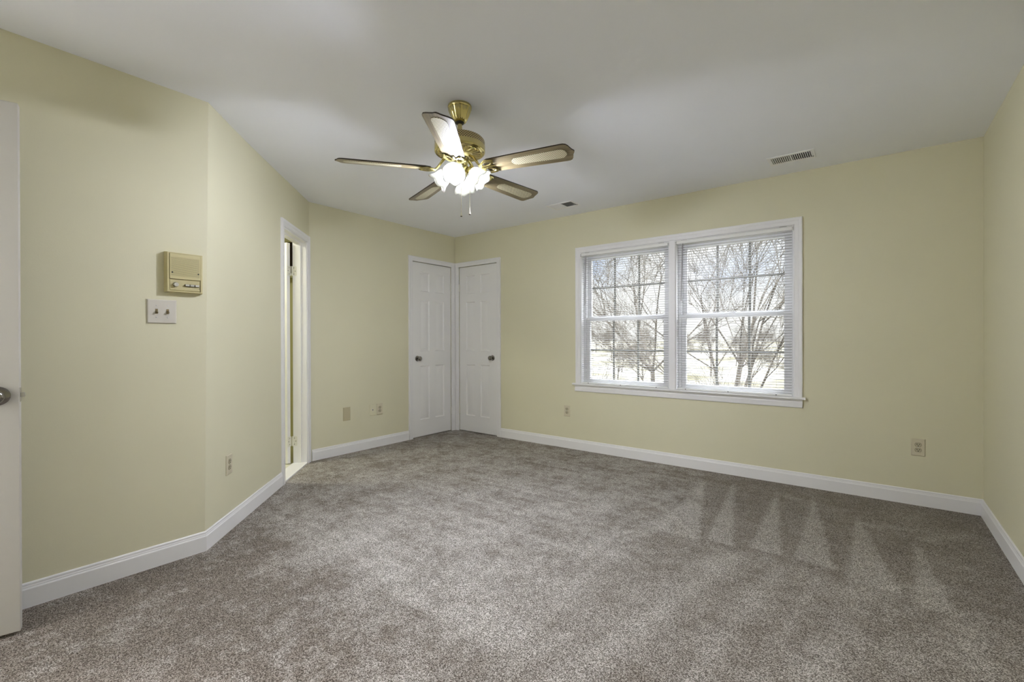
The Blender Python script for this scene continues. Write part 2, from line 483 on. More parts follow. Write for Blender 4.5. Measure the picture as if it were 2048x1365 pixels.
me.materials.append(M_CARPET)
fo = bpy.data.objects.new('floor', me); COL.objects.link(fo)
struct(fo, 'wall-to-wall brown grey cut pile carpet with vacuum marks', 'carpet')
m = MB().box(-6.3, XR + TH, -2.2, Y1 + TH, -.3, -.03)
struct(m.build('floor_slab', M_EXT), 'bare slab under the carpet', 'floor')

# baseboards -----------------------------------------------------------------
BBP = [(0, .106), (.004, .106), (.0075, .101), (.0075, .093), (.0095, .089), (.0095, .085), (.013, .079), (.013, 0), (0, 0)]
def baseboard(name, wall, a, b, ma, mb, label):
    """ma, mb: how far the end moves along the wall per unit of thickness"""
    m = MB(); n = len(BBP)
    for (d, z) in BBP: m.v.append((a + ma * d, -d, z))
    for (d, z) in BBP: m.v.append((b + mb * d, -d, z))
    for i in range(n):
        j = (i + 1) % n; m.f.append((i, j, n + j, n + i))
    m.f.append(tuple(range(n))); m.f.append(tuple(reversed(range(n, 2 * n))))
    struct(m.build(name, M_TRIM, **onwall(wall)), label, 'baseboard')
T8 = math.tan(R(22.5))
baseboard('baseboard_window', 'window', LX(-3.428), XR - XW, 0, -1, 'long white baseboard under the window')
baseboard('baseboard_right', 'right', 0, Y1 - YBACK, 1, -1, 'white baseboard along the right wall')
baseboard('baseboard_closet', 'closet', .02, LYC(3.449), 0, 0, 'white baseboard between bathroom doorway and closet door')
baseboard('baseboard_left', 'left', 0, LYA(YAB), 1, T8, 'white baseboard below the intercom wall')
baseboard('baseboard_angled', 'angled', 0, 1.13, -T8, 0, 'white baseboard running up to the bathroom doorway')
baseboard('baseboard_back', 'back', 0, HX0 - .06, 1, 0, 'white baseboard behind the camera')

# casings ---------------------------------------------------------------------
CAS = [(0, 0), (0, .009), (.006, .012), (.030, .013), (.036, .016), (.050, .018), (.056, .016), (.058, 0)]
def casing(m, x0, x1, z0, z1, prof=CAS, left=True, right=True):
    """three-sided moulding around an opening x0..x1 with head at z1, mitred"""
    n = len(prof); o = len(m.v)
    cols = []
    for (w_, d) in prof:
        pts = []
        if left: pts += [(x0 - w_, -d, z0), (x0 - w_, -d, z1 + w_)]
        else: pts += [(x0, -d, z1 + w_)]
        if right: pts += [(x1 + w_, -d, z1 + w_), (x1 + w_, -d, z0)]
        else: pts += [(x1, -d, z1 + w_)]
        cols.append(pts)
    k_ = len(cols[0])
    for pts in cols: m.v += pts
    for i in range(n):
        j = (i + 1) % n
        for q in range(k_ - 1):
            m.f.append((o + i * k_ + q, o + j * k_ + q, o + j * k_ + q + 1, o + i * k_ + q + 1))
    m.f.append(tuple(o + i * k_ for i in range(n))); m.f.append(tuple(o + i * k_ + k_ - 1 for i in reversed(range(n))))
    return m
def jambs(m, x0, x1, z0, z1, dep, t=.012, head=True):
    m.box(x0, x0 + t, 0, dep, z0, z1); m.box(x1 - t, x1, 0, dep, z0, z1)
    if head: m.box(x0 + t, x1 - t, 0, dep, z1 - t, z1)
    return m
# closet door on the window wall
m = MB(); casing(m, LX(-4.101), LX(-3.483), 0, 2.052); 
struct(m.build('trim_1', M_TRIM, **onwall('window')), 'white casing around the right-hand corner closet door', 'trim')
m = MB(); casing(m, LYC(3.512), LYC(4.134), 0, 2.052)
struct(m.build('trim_2', M_TRIM, **onwall('closet')), 'white casing around the left-hand corner closet door', 'trim')

# six-panel door leaf -----------------------------------------------------------
def six_panel(wd, ht, th=.035, both=False):
    m = MB()
    cols = [(.185 * wd, .425 * wd), (.575 * wd, .815 * wd)]
    rows = [(.095 * ht, .405 * ht), (.49 * ht, .785 * ht), (.835 * ht, .945 * ht)]
    xs = [0] + [v for c_ in cols for v in c_] + [wd]
    zs = [0] + [v for r_ in rows for v in r_] + [ht]
    for i in range(len(xs) - 1):
        for j in range(len(zs) - 1):
            a, b, c_, d = xs[i], xs[i + 1], zs[j], zs[j + 1]
            if i % 2 == 1 and j % 2 == 1:
                rings = [(0, 0), (.004, .005), (.010, .0105), (.020, .0105), (.046, .0020)]
                o = len(m.v)
                for (ins, dp) in rings:
                    m.v += [(a + ins, dp, c_ + ins), (b - ins, dp, c_ + ins), (b - ins, dp, d - ins), (a + ins, dp, d - ins)]
                for r_ in range(len(rings) - 1):
                    for q in range(4):
                        q2 = (q + 1) % 4
                        m.f.append((o + r_ * 4 + q, o + r_ * 4 + q2, o + r_ * 4 + 4 + q2, o + r_ * 4 + 4 + q))
                e = o + (len(rings) - 1) * 4
                m.f.append((e, e + 1, e + 2, e + 3))
            else:
                m.add([(a, 0, c_), (b, 0, c_), (b, 0, d), (a, 0, d)], [(0, 1, 2, 3)])
    m.add([(0, th, 0), (wd, th, 0), (wd, th, ht), (0, th, ht)], [(3, 2, 1, 0)])
    for (p, q) in (((0, 0), (wd, 0)), ((0, ht), (wd, ht))):
        m.add([(p[0], 0, p[1]), (q[0], 0, q[1]), (q[0], th, q[1]), (p[0], th, p[1])], [(0, 1, 2, 3)])
    for x in (0, wd): m.add([(x, 0, 0), (x, 0, ht), (x, th, ht), (x, th, 0)], [(0, 1, 2, 3)])
    return m
def rotX90():   # local z axis -> -y (towards the room)
    return Matrix.Rotation(R(90), 4, 'X')
def knob_parts(parent, x, z, y=0.0, s=1.0):
    M = Matrix.Translation((x, y, z)) @ rotX90()
    MB().lathe([(.0, 0), (.032 * s, 0), (.032 * s, .004), (.027 * s, .008), (.012, .010)], 28, M).build('rose', M_NICKEL, parent, smooth=40)
    MB().lathe([(.010, .008), (.010, .024), (.016, .028), (.0245, .036), (.0275, .045), (.0265, .054), (.021, .061), (.010, .064), (.0, .0645)], 28, M).build('knob', M_NICKEL, parent, smooth=60)
def hinge_part(parent, x, z, side, y=0.0, hh=.088):
    m = MB()
    for i in range(5):
        z0 = z - hh / 2 + i * hh / 5
        m.lathe([(.0058, z0 + .0006), (.0058, z0 + hh / 5 - .0006)], 12, Matrix.Translation((x, y - .005, 0)))
    m.lathe([(.0035, z + hh / 2), (.0055, z + hh / 2 + .003), (.002, z + hh / 2 + .006)], 10, Matrix.Translation((x, y - .005, 0)))
    m.box(x, x + side * .012, y - .0022, y + .001, z - hh / 2, z + hh / 2)
    m.box(x, x - side * .007, y - .0022, y + .001, z - hh / 2, z + hh / 2)
    m.build('hinge', M_HINGE, parent, smooth=40)
HD = 2.044
d1 = six_panel(.606, HD - .007).build('door_1', M_DOOR, **onwall('window', LX(-4.095), .002, .009), smooth=25)
struct(d1, 'white six-panel closet door on the window wall, right of the corner', 'door')
knob_parts(d1, .606 - .065, .915)
MB().box(.6055, .6085, -.0012, .012, .886, .944).build('latch', M_BLACK, d1)
for z in (1.78, .245): hinge_part(d1, -.003, z, 1)
d2 = six_panel(.610, HD - .007).build('door_2', M_DOOR, **onwall('closet', LYC(3.518), .002, .009), smooth=25)
struct(d2, 'white six-panel closet door left of the corner, knob on its left', 'door')
knob_parts(d2, .068, .915)
MB().box(-.0025, .0005, -.0012, .012, .886, .944).build('latch', M_BLACK, d2)
for z in (1.785, .245): hinge_part(d2, .613, z, -1)

# bathroom doorway in the angled wall ------------------------------------------
m = MB(); casing(m, 1.192, 1.790, 0, 2.05)
jambs(m, 1.19, 1.792, 0, 2.052, TH + .002)
m.box(1.202, 1.2115, .050, .078, 0, 2.040); m.box(1.7705, 1.780, .050, .078, 0, 2.040); m.box(1.2115, 1.7705, .050, .078, 2.028, 2.040)   # stops
trim_bath = struct(m.build('trim_3', M_TRIM, **onwall('angled')), 'white casing and jamb of the narrow bathroom doorway', 'trim')
m = MB().prism([(0, 0), (.602, 0), (.602, .13), (0, .13)], -.01, .012)
struct(m.build('trim_4', M_TRIM, **onwall('angled', 1.19, -.004, 0), bevel=.004), 'white threshold strip under the bathroom doorway', 'trim')
# bathroom shell (angled-wall frame: x along, y into the bathroom)
BX0, BX1, BY1 = .25, 3.0, 1.85
m = MB().box(BX0, BX1, TH, BY1, -.02, .004)
struct(m.build('floor_bathroom', M_TILE, **onwall('angled')), 'cream tile floor beyond the bathroom doorway', 'floor')
m = MB().box(BX1, BX1 + .08, .0, BY1 + .08, -.03, H)
struct(m.build('wall_bathroom_end', M_BATHW, **onwall('angled')), 'olive end wall inside the bathroom', 'wall')
m = MB().box(BX0 - .08, BX1, BY1, BY1 + .08, -.03, H)
struct(m.build('wall_bathroom_back', M_BATHW, **onwall('angled')), 'olive back wall inside the bathroom', 'wall')
m = MB().box(BX0 - .08, BX0, TH, BY1, -.03, H)
struct(m.build('wall_bathroom_near', M_BATHW, **onwall('angled')), 'olive near wall inside the bathroom', 'wall')
m = MB().box(LB + .05, BX1, .02, TH - .001, -.03, H)
struct(m.build('wall_bathroom_front', M_BATHW, **onwall('angled')), 'olive front wall inside the bathroom', 'wall')
# wall cabinet above a white shelf, seen through the hinge gap
cb, ca = frame('angled', BX1, .55, 1.90)
t = empty('wall_cabinet', cb, ca); tag(t, 'dark brown wall cabinet glimpsed through the bathroom door hinge gap', 'cabinet')
MB().box(-.14, 0, -.32, .32, .012, .36).build('body', M_CAB, t, bevel=.003)
for s_ in (-1, 1):
    d = MB().box(-.158, -.1405, s_ * .005, s_ * .318, .016, .356).build('door', M_CAB, t, bevel=.003)
    MB().lathe([(.006, 0), (.011, .012), (.006, .02)], 12, Matrix.Translation((-.158, s_ * .03, .06)) @ Matrix.Rotation(R(-90), 4, 'Y')).build('knob', M_NICKEL, d, smooth=50)
sh, sa = frame('angled', BX1, .55, 1.87)
tag(MB().box(-.17, 0, -.36, .36, 0, .030).build('wall_shelf', M_TRIM, loc=sh, rz=sa, bevel=.003), 'thin white shelf under the dark cabinet in the bathroom', 'shelf')
# bathroom ceiling lamp
lp, la = frame('angled', 1.35, .95, H)
t = empty('bathroom_ceiling_lamp', lp, la); tag(t, 'round lit ceiling lamp inside the bathroom', 'lamp')
MB().lathe([(.17, 0), (.17, -.02), (.15, -.025)], 32).build('base', M_BLIND, t, smooth=40)
MB().lathe([(.15, -.025), (.14, -.05), (.10, -.075), (.04, -.09), (0, -.092)], 32).build('diffuser', M_BATHL, t, smooth=60)

# open bathroom door: hinged on the right jamb, swung 120 degrees into the bathroom
hp, ha = frame('angled', 1.778, TH + .006, .012)
d3 = MB().box(-.605, -.012, -.047, -.012, 0, 2.02).build('door_3', M_DOOR, loc=hp, rz=ha + R(-120), bevel=.002)
struct(d3, 'white bathroom door swung open, its hinge edge seen in the doorway', 'door')
for z in (1.765, .20):
    m = MB()
    for i in range(5):
        z0 = z - .045 + i * .018
        m.lathe([(.006, z0 + .0007), (.006, z0 + .0173)], 12)
    m.add([], [])
    hg = m.build('hinge', M_HINGE, d3, smooth=40)
    lf = MB().box(-.0135, -.0105, -.044, -.004, z - .045, z + .045).build('hinge_leaf', M_HINGE, hg, bevel=.001)
    for (yy, zz) in ((-.016, .028), (-.028, 0), (-.016, -.028)):
        MB().lathe([(.0035, 0), (.0035, .0009)], 10, Matrix.Translation((-.0106, yy - .006, z + zz)) @ Matrix.Rotation(R(90), 4, 'Y')).build('screw', M_BLACK, hg)
# hinge leaves on the jamb side (fixed to the doorway trim)
for z in (1.777, .212):
    m = MB(); y0, y1 = TH + .004, TH - .034; r_ = .012
    pts = [(y0, -.045), (y0, .045)] + [(y1 + r_ - r_ * math.sin(a), .045 - r_ + r_ * math.cos(a)) for a in (0, .5, 1.0, 1.57)] + [(y1 + r_ - r_ * math.cos(a), -.045 + r_ - r_ * math.sin(a)) for a in (0, .5, 1.0, 1.57)]
    M = Matrix(((0, 0, -1, 1.780), (1, 0, 0, 0), (0, 1, 0, z), (0, 0, 0, 1)))
    m.prism(pts, 0, .0025, M)
    hl = m.build('hinge_leaf', M_HINGE, trim_bath)
    for (yy, zz) in ((TH - .010, .028), (TH - .022, 0), (TH - .010, -.028)):
        MB().lathe([(.0036, 0), (.0036, .001)], 10, Matrix.Translation((1.7775, yy, z + zz)) @ Matrix.Rotation(R(-90), 4, 'Y')).build('screw', M_BLACK, hl)

# entry door, open against the left wall ---------------------------------------
A4 = R(14.0)
e4 = Vector((-2.611, .250, .014))
d4 = MB().box(-.76, 0, 0, .035, 0, 2.048)
d4 = d4.build('door_4', M_ENTRY, loc=e4, rz=R(90) - A4, bevel=.0025)     # local x runs along the door to its free edge, local y away from the room
struct(d4, 'off-white flush entry door standing open at the left edge of the photo', 'door')
knob_parts(d4, -.058, .917, s=1.12)
m = MB().box(-.001, .0016, .004, .031, .917 - .028, .917 + .028); lt = m.build('latch_plate', M_STEEL, d4, bevel=.002)
MB().prism([(0, -.0085), (.012, -.006), (.012, .006), (0, .0085)], -.009, .009, Matrix.Translation((.0014, .0165, .917))).build('latch_bolt', M_STEEL, lt, bevel=.002)
for z in (1.80, 1.02, .24): hinge_part(d4, -.763, z, 1, y=0)
# entry doorway casing and hall behind the camera
m = MB(); casing(m, HX0, HX1, 0, 2.075); jambs(m, HX0, HX1, 0, 2.075, TH)
struct(m.build('trim_5', M_TRIM, **onwall('back')), 'white casing of the entry doorway behind the camera', 'trim')
HLX0, HLX1 = -.5, BL + 1.0
m = MB().box(HLX0, HLX1, 1.35, 1.43, -.03, H); struct(m.build('wall_hall_far', M_HALL, **onwall('back')), 'hall wall facing the entry doorway', 'wall')
m = MB().box(HLX0 - .08, HLX0, TH, 1.43, -.03, H); struct(m.build('wall_hall_end', M_HALL, **onwall('back')), 'hall end wall', 'wall')
m = MB().box(HLX1, HLX1 + .08, TH, 1.43, -.03, H); struct(m.build('wall_hall_start', M_HALL, **onwall('back')), 'hall wall at its other end', 'wall')
m = MB().box(BL + .10, HLX1, TH - .06, TH, -.03, H); struct(m.build('wall_hall_return', M_HALL, **onwall('back')), 'short hall wall beside the entry doorway', 'wall')
m = MB().box(HLX0, HLX1, TH - .01, 1.36, -.02, -.001); struct(m.build('floor_hall', M_CARPET, **onwall('back')), 'hall carpet', 'floor')
lp, la = frame('back', BL + .42, .72, H)  # added unseen lamp, fills the room with light through the entry doorway
t = empty('hall_fill_lamp', lp, la); tag(t, 'added unseen fill lamp in the hall behind the camera', 'lamp')
MB().lathe([(.17, 0), (.17, -.02), (.15, -.025)], 32).build('base', M_BLIND, t, smooth=40)
MB().lathe([(.15, -.025), (.14, -.05), (.10, -.075), (.04, -.09), (0, -.092)], 32).build('diffuser', M_HALLFILL, t, smooth=60)

# ------------------------------------------------------------------ double window
m = MB(); casing(m, WL, WR_, WZ0 + .012, WZ1)
m.box(WM0, WM1, -.012, TH, WZ0, WZ1)                 # mullion between the two windows
for (a, b) in ((WL, WM0), (WM1, WR_)):
    jambs(m, a, b, WZ0, WZ1, TH + .01, .006)
struct(m.build('trim_6', M_TRIM, **onwall('window')), 'white casing and mullion of the double window', 'trim')
# stool and apron
xs0, xs1 = LX(-2.448), LX(-.396)
prof = [(.10, .672), (.10, .690), (-.030, .690), (-.036, .687), (-.038, .681), (-.036, .675), (-.030, .672)]
m = MB(); n = len(prof)
for x in (xs0, xs1): m.v += [(x, y, z) for (y, z) in prof]
m.f += [(i, (i + 1) % n, n + (i + 1) % n, n + i) for i in range(n)] + [tuple(range(n)), tuple(reversed(range(n, 2 * n)))]
# notch: the stool's back only lies inside the openings, its horns sit on the wall face
prof2 = [(0, .672), (-.017, .672), (-.017, .664), (-.010, .658), (-.010, .652), (-.013, .648), (-.013, .612), (-.008, .606), (0, .606)]
a0, a1 = LX(-2.428), LX(-.416); o = len(m.v); n2 = len(prof2)
for x in (a0, a1): m.v += [(x, y, z) for (y, z) in prof2]
m.f += [(o + i, o + (i + 1) % n2, o + n2 + (i + 1) % n2, o + n2 + i) for i in range(n2)] + [tuple(o + i for i in range(n2)), tuple(o + n2 + i for i in reversed(range(n2)))]
struct(m.build('trim_7', M_TRIM, **onwall('window')), 'white window stool and moulded apron under the double window', 'window sill')

def make_window(name, x0, x1, label):
    """double-hung vinyl window, x0..x1 clear opening in the window wall's frame"""
    t = empty(name, frame('window', (x0 + x1) / 2, .04, WZ0)[0]); struct(t, label, 'window')
    hw = (x1 - x0) / 2 - .006; hz = WZ1 - WZ0 - .006
    fr = .030; y0, y1 = .012, .082
    m = MB()
    m.box(-hw, -hw + fr, y0, y1, .016, hz); m.box(hw - fr, hw, y0, y1, .016, hz)
    m.box(-hw + fr, hw - fr, y0, y1, hz - fr, hz); m.box(-hw + fr, hw - fr, y0, y1, .016, .016 + .022)
    m.build('frame', M_VINYL, t, bevel=.002)
    ih = hw - fr
    def sash(nm, z0, z1, ya, yb, bot, top):
        st = .040
        m = MB()
        m.box(-ih, -ih + st, ya, yb, z0, z1); m.box(ih - st, ih, ya, yb, z0, z1)
        m.box(-ih + st, ih - st, ya, yb, z0, z0 + bot); m.box(-ih + st, ih - st, ya, yb, z1 - top, z1)
        s = m.build(nm, M_VINYL, t, bevel=.002)
        gx0, gx1, gz0, gz1 = -ih + st, ih - st, z0 + bot, z1 - top
        ym = (ya + yb) / 2
        g = MB().box(gx0, gx1, ym - .002, ym + .002, gz0, gz1).build('glass', M_GLASS, s)
        for i in (1, 2):
            x = gx0 + (gx1 - gx0) * i / 3
            MB().box(x - .009, x + .009, ym + .003, ym + .009, gz0, gz1).build('muntin', M_GRILLE, s)
        zc = (gz0 + gz1) / 2
        MB().box(gx0, gx1, ym + .0035, ym + .0085, zc - .009, zc + .009).build('muntin', M_GRILLE, s)
        return s
    mid = 1.353 - WZ0
    sash('upper_sash', mid - .010, hz - fr + .002, .050, .076, .034, .034)
    lo_ = sash('lower_sash', .036, mid + .012, .018, .046, .030, .036)
    MB().prism([(-.028, 0), (.028, 0), (.020, .016), (-.020, .016)], 0, .012, Matrix.Translation((0, .022, mid + .012))).build('sash_lock', M_VINYL, lo_, bevel=.002)
    return t
make_window('window_1', WL, WM0, 'left half of the white double-hung window pair')
make_window('window_2', WM1, WR_, 'right half of the white double-hung window pair')

def make_blind(x0, x1, label):
    wd = x1 - x0
    t = empty('venetian_blind', frame('window', (x0 + x1) / 2, 0, 0)[0]); tag(t, label, 'blind', group='mini blinds in the double window')
    hw = wd / 2 - .012; ztop = WZ1 - .010; yc = .004
    # headrail: folded steel channel
    m = MB()
    pr = [(-.014, 0), (-.014, -.026), (.014, -.026), (.014, 0), (.0125, 0), (.0125, -.0245), (-.0125, -.0245), (-.0125, -.001), (-.0105, -.001), (-.0105, .0)]
    n = len(pr)
    for x in (-hw, hw): m.v += [(x, yc + y, ztop + z) for (y, z) in pr]
    m.f += [(i, (i + 1) % n, n + (i + 1) % n, n + i) for i in range(n)] + [tuple(range(n)), tuple(reversed(range(n, 2 * n)))]
    hr = m.build('headrail', M_BLIND, t)
    for s_ in (-1, 1):
        m = MB().box(s_ * (hw + .001), s_ * (hw + .010), yc - .018, yc + .018, ztop - .034, ztop + .006)
        b = m.build('bracket', M_BLIND, t, bevel=.0015)
        for (dy, dz) in ((-.006, -.010), (.006, -.010), (-.006, -.022), (.006, -.022)):
            MB().lathe([(.0028, 0), (.0028, .0012)], 8, Matrix.Translation((s_ * (hw + .0052) + dy * .55, yc - .018, ztop + dz)) @ rotX90()).build('rivet', M_BLACK, b)
    # slats
    m = MB(); pitch = .0213; zb = .712; ns = int((ztop - .040 - zb) / pitch) + 1
    zs = [zb + i * (ztop - .040 - zb) / (ns - 1) for i in range(ns)]
    ys = [-.0125, -.0065, 0, .0065, .0125]; tilt = R(.5)
    rnd = random.Random(3 if x0 < 2.2 else 4)
    for z in zs:
        o = len(m.v); j = rnd.uniform(-.02, .02); dz = rnd.uniform(-.0006, .0006)
        for x in (-hw + .004, hw - .004):
            for yy in ys:
                cz = .0026 * (1 - (yy / .0125) ** 2)
                m.v.append((x, yc + yy, z + dz + cz + yy * math.tan(tilt + j)))
        for i in range(4): m.f.append((o + i, o + 5 + i, o + 6 + i, o + 1 + i))
    sl = m.build('slats', M_SLAT, t, smooth=60)
    so = sl.modifiers.new('thickness', 'SOLIDIFY'); so.thickness = .0006
    # bottom rail with its plugs
    br = MB().box(-hw + .003, hw - .003, yc - .013, yc + .013, .691, .703).build('bottom_rail', M_BLIND, t, bevel=.002)
    xs = [-hw + wd * .085, 0 - wd * .02, hw - wd * .12]
    for x in xs:
        MB().lathe([(.0042, 0), (.0042, .002)], 10, Matrix.Translation((x, yc - .013, .697)) @ rotX90()).build('cord_plug', M_BLACK, br)
    # ladder cords front and back
    for x in xs:
        m = MB()
        for yy in (-.0135, .0135): m.tube([(x, yc + yy, .70), (x, yc + yy, ztop - .02)], .0006, 5)
        m.build('ladder_cord', M_CORD, t)
    # tilt wand
    m = MB().tube([(-hw + .058, yc - .022, ztop - .030), (-hw + .052, yc - .022, ztop - .20), (-hw + .044, yc - .022, ztop - .535)], .0038, 6)
    wnd = m.build('tilt_wand', M_WAND, t, smooth=60)
    MB().tube([(-hw + .058, yc - .012, ztop - .018), (-hw + .058, yc - .022, ztop - .020), (-hw + .058, yc - .022, ztop - .036)], .0022, 6).build('wand_hook', M_CHROME, wnd)
    # hold-up clips on the head jamb
    for s_ in (-.86, .86):
        MB().box(s_ * hw - .025, s_ * hw + .025, -.003, .004, ztop + .0035, ztop + .0105).build('valance_clip', M_STEEL, t)
    return t
make_blind(WL, WM0, 'white mini blind with open slats in the left window')
make_blind(WM1, WR_, 'white mini blind with open slats in the right window')

# ------------------------------------------------------------------ wall plates
def plate(m, w_, h_, t=.006, e=.004):
    o = len(m.v)
    for (dx, y) in ((0, 0), (0, -t * .45), (e, -t)):
        m.v += [(-w_ / 2 + dx, y, -h_ / 2 + dx), (w_ / 2 - dx, y, -h_ / 2 + dx), (w_ / 2 - dx, y, h_ / 2 - dx), (-w_ / 2 + dx, y, h_ / 2 - dx)]
    for r_ in range(2):
        for q in range(4):
            q2 = (q + 1) % 4; m.f.append((o + r_ * 4 + q, o + r_ * 4 + q2, o + r_ * 4 + 4 + q2, o + r_ * 4 + 4 + q))
    m.f.append((o + 8, o + 9, o + 10, o + 11)); m.f.append((o + 3, o + 2, o + 1, o))
    return m
def outlet(wall, lx, lz, label, ly=0.0, w_=.074, h_=.118):
    p, a = frame(wall, lx, ly, lz)
    t = empty('power_outlet', p, a); tag(t, label, 'outlet', group='power outlets on the walls')
    plate(MB(), w_, h_).build('cover_plate', M_IVORY, t)
    for s_ in (-1, 1):
        pts = []
        for i in range(24):
            a_ = 2 * math.pi * i / 24; pts.append((.0162 * math.cos(a_), max(-.0128, min(.0128, .0162 * math.sin(a_)))))
        r_ = MB().prism(pts, .0055, .0085, Matrix.Translation((0, 0, s_ * .0180)) @ rotX90()).build('receptacle', M_RECEP, t)
        m = MB()
        for dx, hh in ((-.0063, .0085), (.0063, .0068)): m.box(dx - .0019, dx + .0019, -.0089, -.0080, s_ * .0180 + .004 - hh / 2, s_ * .0180 + .004 + hh / 2)
        m.lathe([(.0033, .0080), (.0033, .0089)], 10, Matrix.Translation((0, 0, s_ * .0180 - .0068)) @ rotX90())
        m.build('slots', M_DARK, r_)
        rim = [(x * 1.11, y * 1.11) for (x, y) in pts]
        MB().prism(rim, .0052, .0062, Matrix.Translation((0, 0, s_ * .0180)) @ rotX90()).build('slot_rim', M_SLOTRIM, r_)
    MB().lathe([(.003, .0055), (.003, .0068), (.001, .0072)], 10, rotX90()).build('screw', M_STEEL, t)
    return t
outlet('window', LX(-2.528), .391, 'ivory power outlet below the left end of the window')
outlet('window', LX(.257), .397, 'ivory power outlet on the window wall near the right corner')
outlet('closet', LYC(3.060), .400, 'ivory power outlet on the short wall next to the phone jack')
outlet('angled', .270, .397, 'ivory power outlet on the diagonal wall before the bathroom doorway', ly=-.0025)
# blank plate
p, a = frame('closet', LYC(2.664), 0, .398)
t = empty('blank_wall_plate', p, a); tag(t, 'plain tan blank wall plate on the short wall', 'wall plate')
plate(MB(), .080, .134).build('cover_plate', M_TANPL, t)
for s_ in (-1, 1): MB().lathe([(.003, .0055), (.003, .0066), (.001, .007)], 10, Matrix.Translation((0, 0, s_ * .035)) @ rotX90()).build('screw', M_TANPL, t)
# phone jack
p, a = frame('closet', LYC(2.968), 0, .402)
t = empty('phone_jack', p, a); tag(t, 'pale phone jack plate left of the outlet on the short wall', 'phone jack')
plate(MB(), .074, .118).build('cover_plate', M_WALL, t)
MB().box(-.008, .008, -.0085, -.005, -.008, .008).build('jack_socket', M_WPLATE, t, bevel=.001)
MB().box(-.005, .005, -.0090, -.0084, -.005, .004).build('jack_opening', M_DARK, t)
for s_ in (-1, 1): MB().lathe([(.003, .0055), (.003, .0066), (.001, .007)], 10, Matrix.Translation((0, 0, s_ * .021)) @ rotX90()).build('screw', M_STEEL, t)
# two-gang switch plate
p, a = frame('left', LYA(.7745), 0, 1.289)
t = empty('light_switch', p, a); tag(t, 'white two-gang toggle switch plate below the intercom', 'light switch')
plate(MB(), .125, .121, .007, .004).build('cover_plate', M_WPLATE, t)
for x in (-.0235, .0235):
    MB().box(x - .0055, x + .0055, -.0076, -.006, -.0125, .0125).build('toggle_slot', M_ABRASS, t)
    M = Matrix.Translation((x, -.006, .002)) @ Matrix.Rotation(R(28), 4, 'X')
    MB().prism([(-.0042, -.0045), (.0042, -.0045), (.0034, .0035), (-.0034, .0035)], 0, .017, M @ rotX90()).build('toggle', M_ABRASS, t, bevel=.001)
    for z in (-.030, .030): MB().lathe([(.0032, .0065), (.0032, .0076), (.001, .008)], 10, Matrix.Translation((x, 0, z)) @ rotX90()).build('screw', M_STEEL, t)
# intercom
p, a = frame('left', LYA(.868), 0, 1.493)
t = empty('intercom', p, a); tag(t, 'beige wall intercom with slotted speaker grille and three chrome buttons', 'intercom')
W2_, H2_ = .0845, .104; D = .034
m = MB(); o = 0
ringsI = [(W2_, H2_, 0), (W2_, H2_, -.008), (W2_ - .006, H2_ - .003, -D), (W2_ - .015, H2_ - .008, -D), (W2_ - .015, H2_ - .008, -.026)]
for (a_, b_, y) in ringsI: m.v += [(-a_, y, -b_), (a_, y, -b_), (a_, y, b_), (-a_, y, b_)]
for r_ in range(len(ringsI) - 1):
    for q in range(4):
        q2 = (q + 1) % 4; m.f.append((r_ * 4 + q, r_ * 4 + q2, r_ * 4 + 4 + q2, r_ * 4 + 4 + q))
e = (len(ringsI) - 1) * 4; m.f.append((e, e + 1, e + 2, e + 3)); m.f.append((3, 2, 1, 0))
m.build('case', M_BEIGE, t, bevel=.0008)
gw = W2_ - .0165
m = MB(); zt, zb_ = H2_ - .009, -.034
m.box(-gw, gw, -.033, -.0265, zb_, zt)
# grille bars standing on the panel leave real slots between them
nb = 18; z0, z1 = zb_ + .014, zt - .018
m.box(-gw, gw, -.037, -.033, zb_, z0); m.box(-gw, gw, -.037, -.033, z1, zt); m.box(-gw, -gw + .005, -.037, -.033, z0, z1); m.box(gw - .005, gw, -.037, -.033, z0, z1)
for i in range(nb):
    zc = z0 + (i + .5) * (z1 - z0) / nb
    m.box(-gw + .005, gw - .005, -.037, -.033, zc - .0021, zc + .0021)
g = m.build('speaker_grille', M_BEIGE, t)
MB().box(-gw + .005, gw - .005, -.0336, -.0331, z0, z1).build('grille_backing', M_DARK, g)
for s_ in (-1, 1):
    MB().lathe([(.0038, 0), (.0038, .001)], 8, Matrix.Translation((s_ * (gw - .010), -.037, z0 + .018)) @ rotX90()).build('grille_screw', M_BLACK, g)
cp = MB().box(-gw + .001, gw - .001, -.030, -.0265, -H2_ + .012, zb_ - .003).build('control_panel', M_BEIGE, t, bevel=.001)
MB().lathe([(.0108, .0), (.0108, .012), (.0092, .0145), (0, .0145)], 28, Matrix.Translation((-.042, -.030, -.064)) @ rotX90()).build('volume_knob', M_CHROME, t, smooth=40)
MB().lathe([(.0125, 0), (.0125, .002)], 28, Matrix.Translation((-.042, -.030, -.064)) @ rotX90()).build('knob_ring', M_DARK, t)
for i in range(3):
    x = .008 + i * .022
    b = MB().box(x - .009, x + .009, -.0405, -.030, -.069, -.060).build('push_button', M_CHROME, t, bevel=.001)
    MB().box(x - .0100, x + .0100, -.0325, -.0301, -.0705, -.0585).build('button_well', M_DARK, b)
for i, wv in enumerate((.014, .007, .006)):
    x = .008 + i * .022
    MB().box(x - wv / 2, x + wv / 2, -.0304, -.0299, -.0502, -.0488).build('button_caption', M_TANPL, cp)
MB().lathe([(.0022, 0), (.0022, .0006)], 8, Matrix.Translation((.064, -.030, -.078)) @ rotX90()).build('indicator', M_DARK, t)

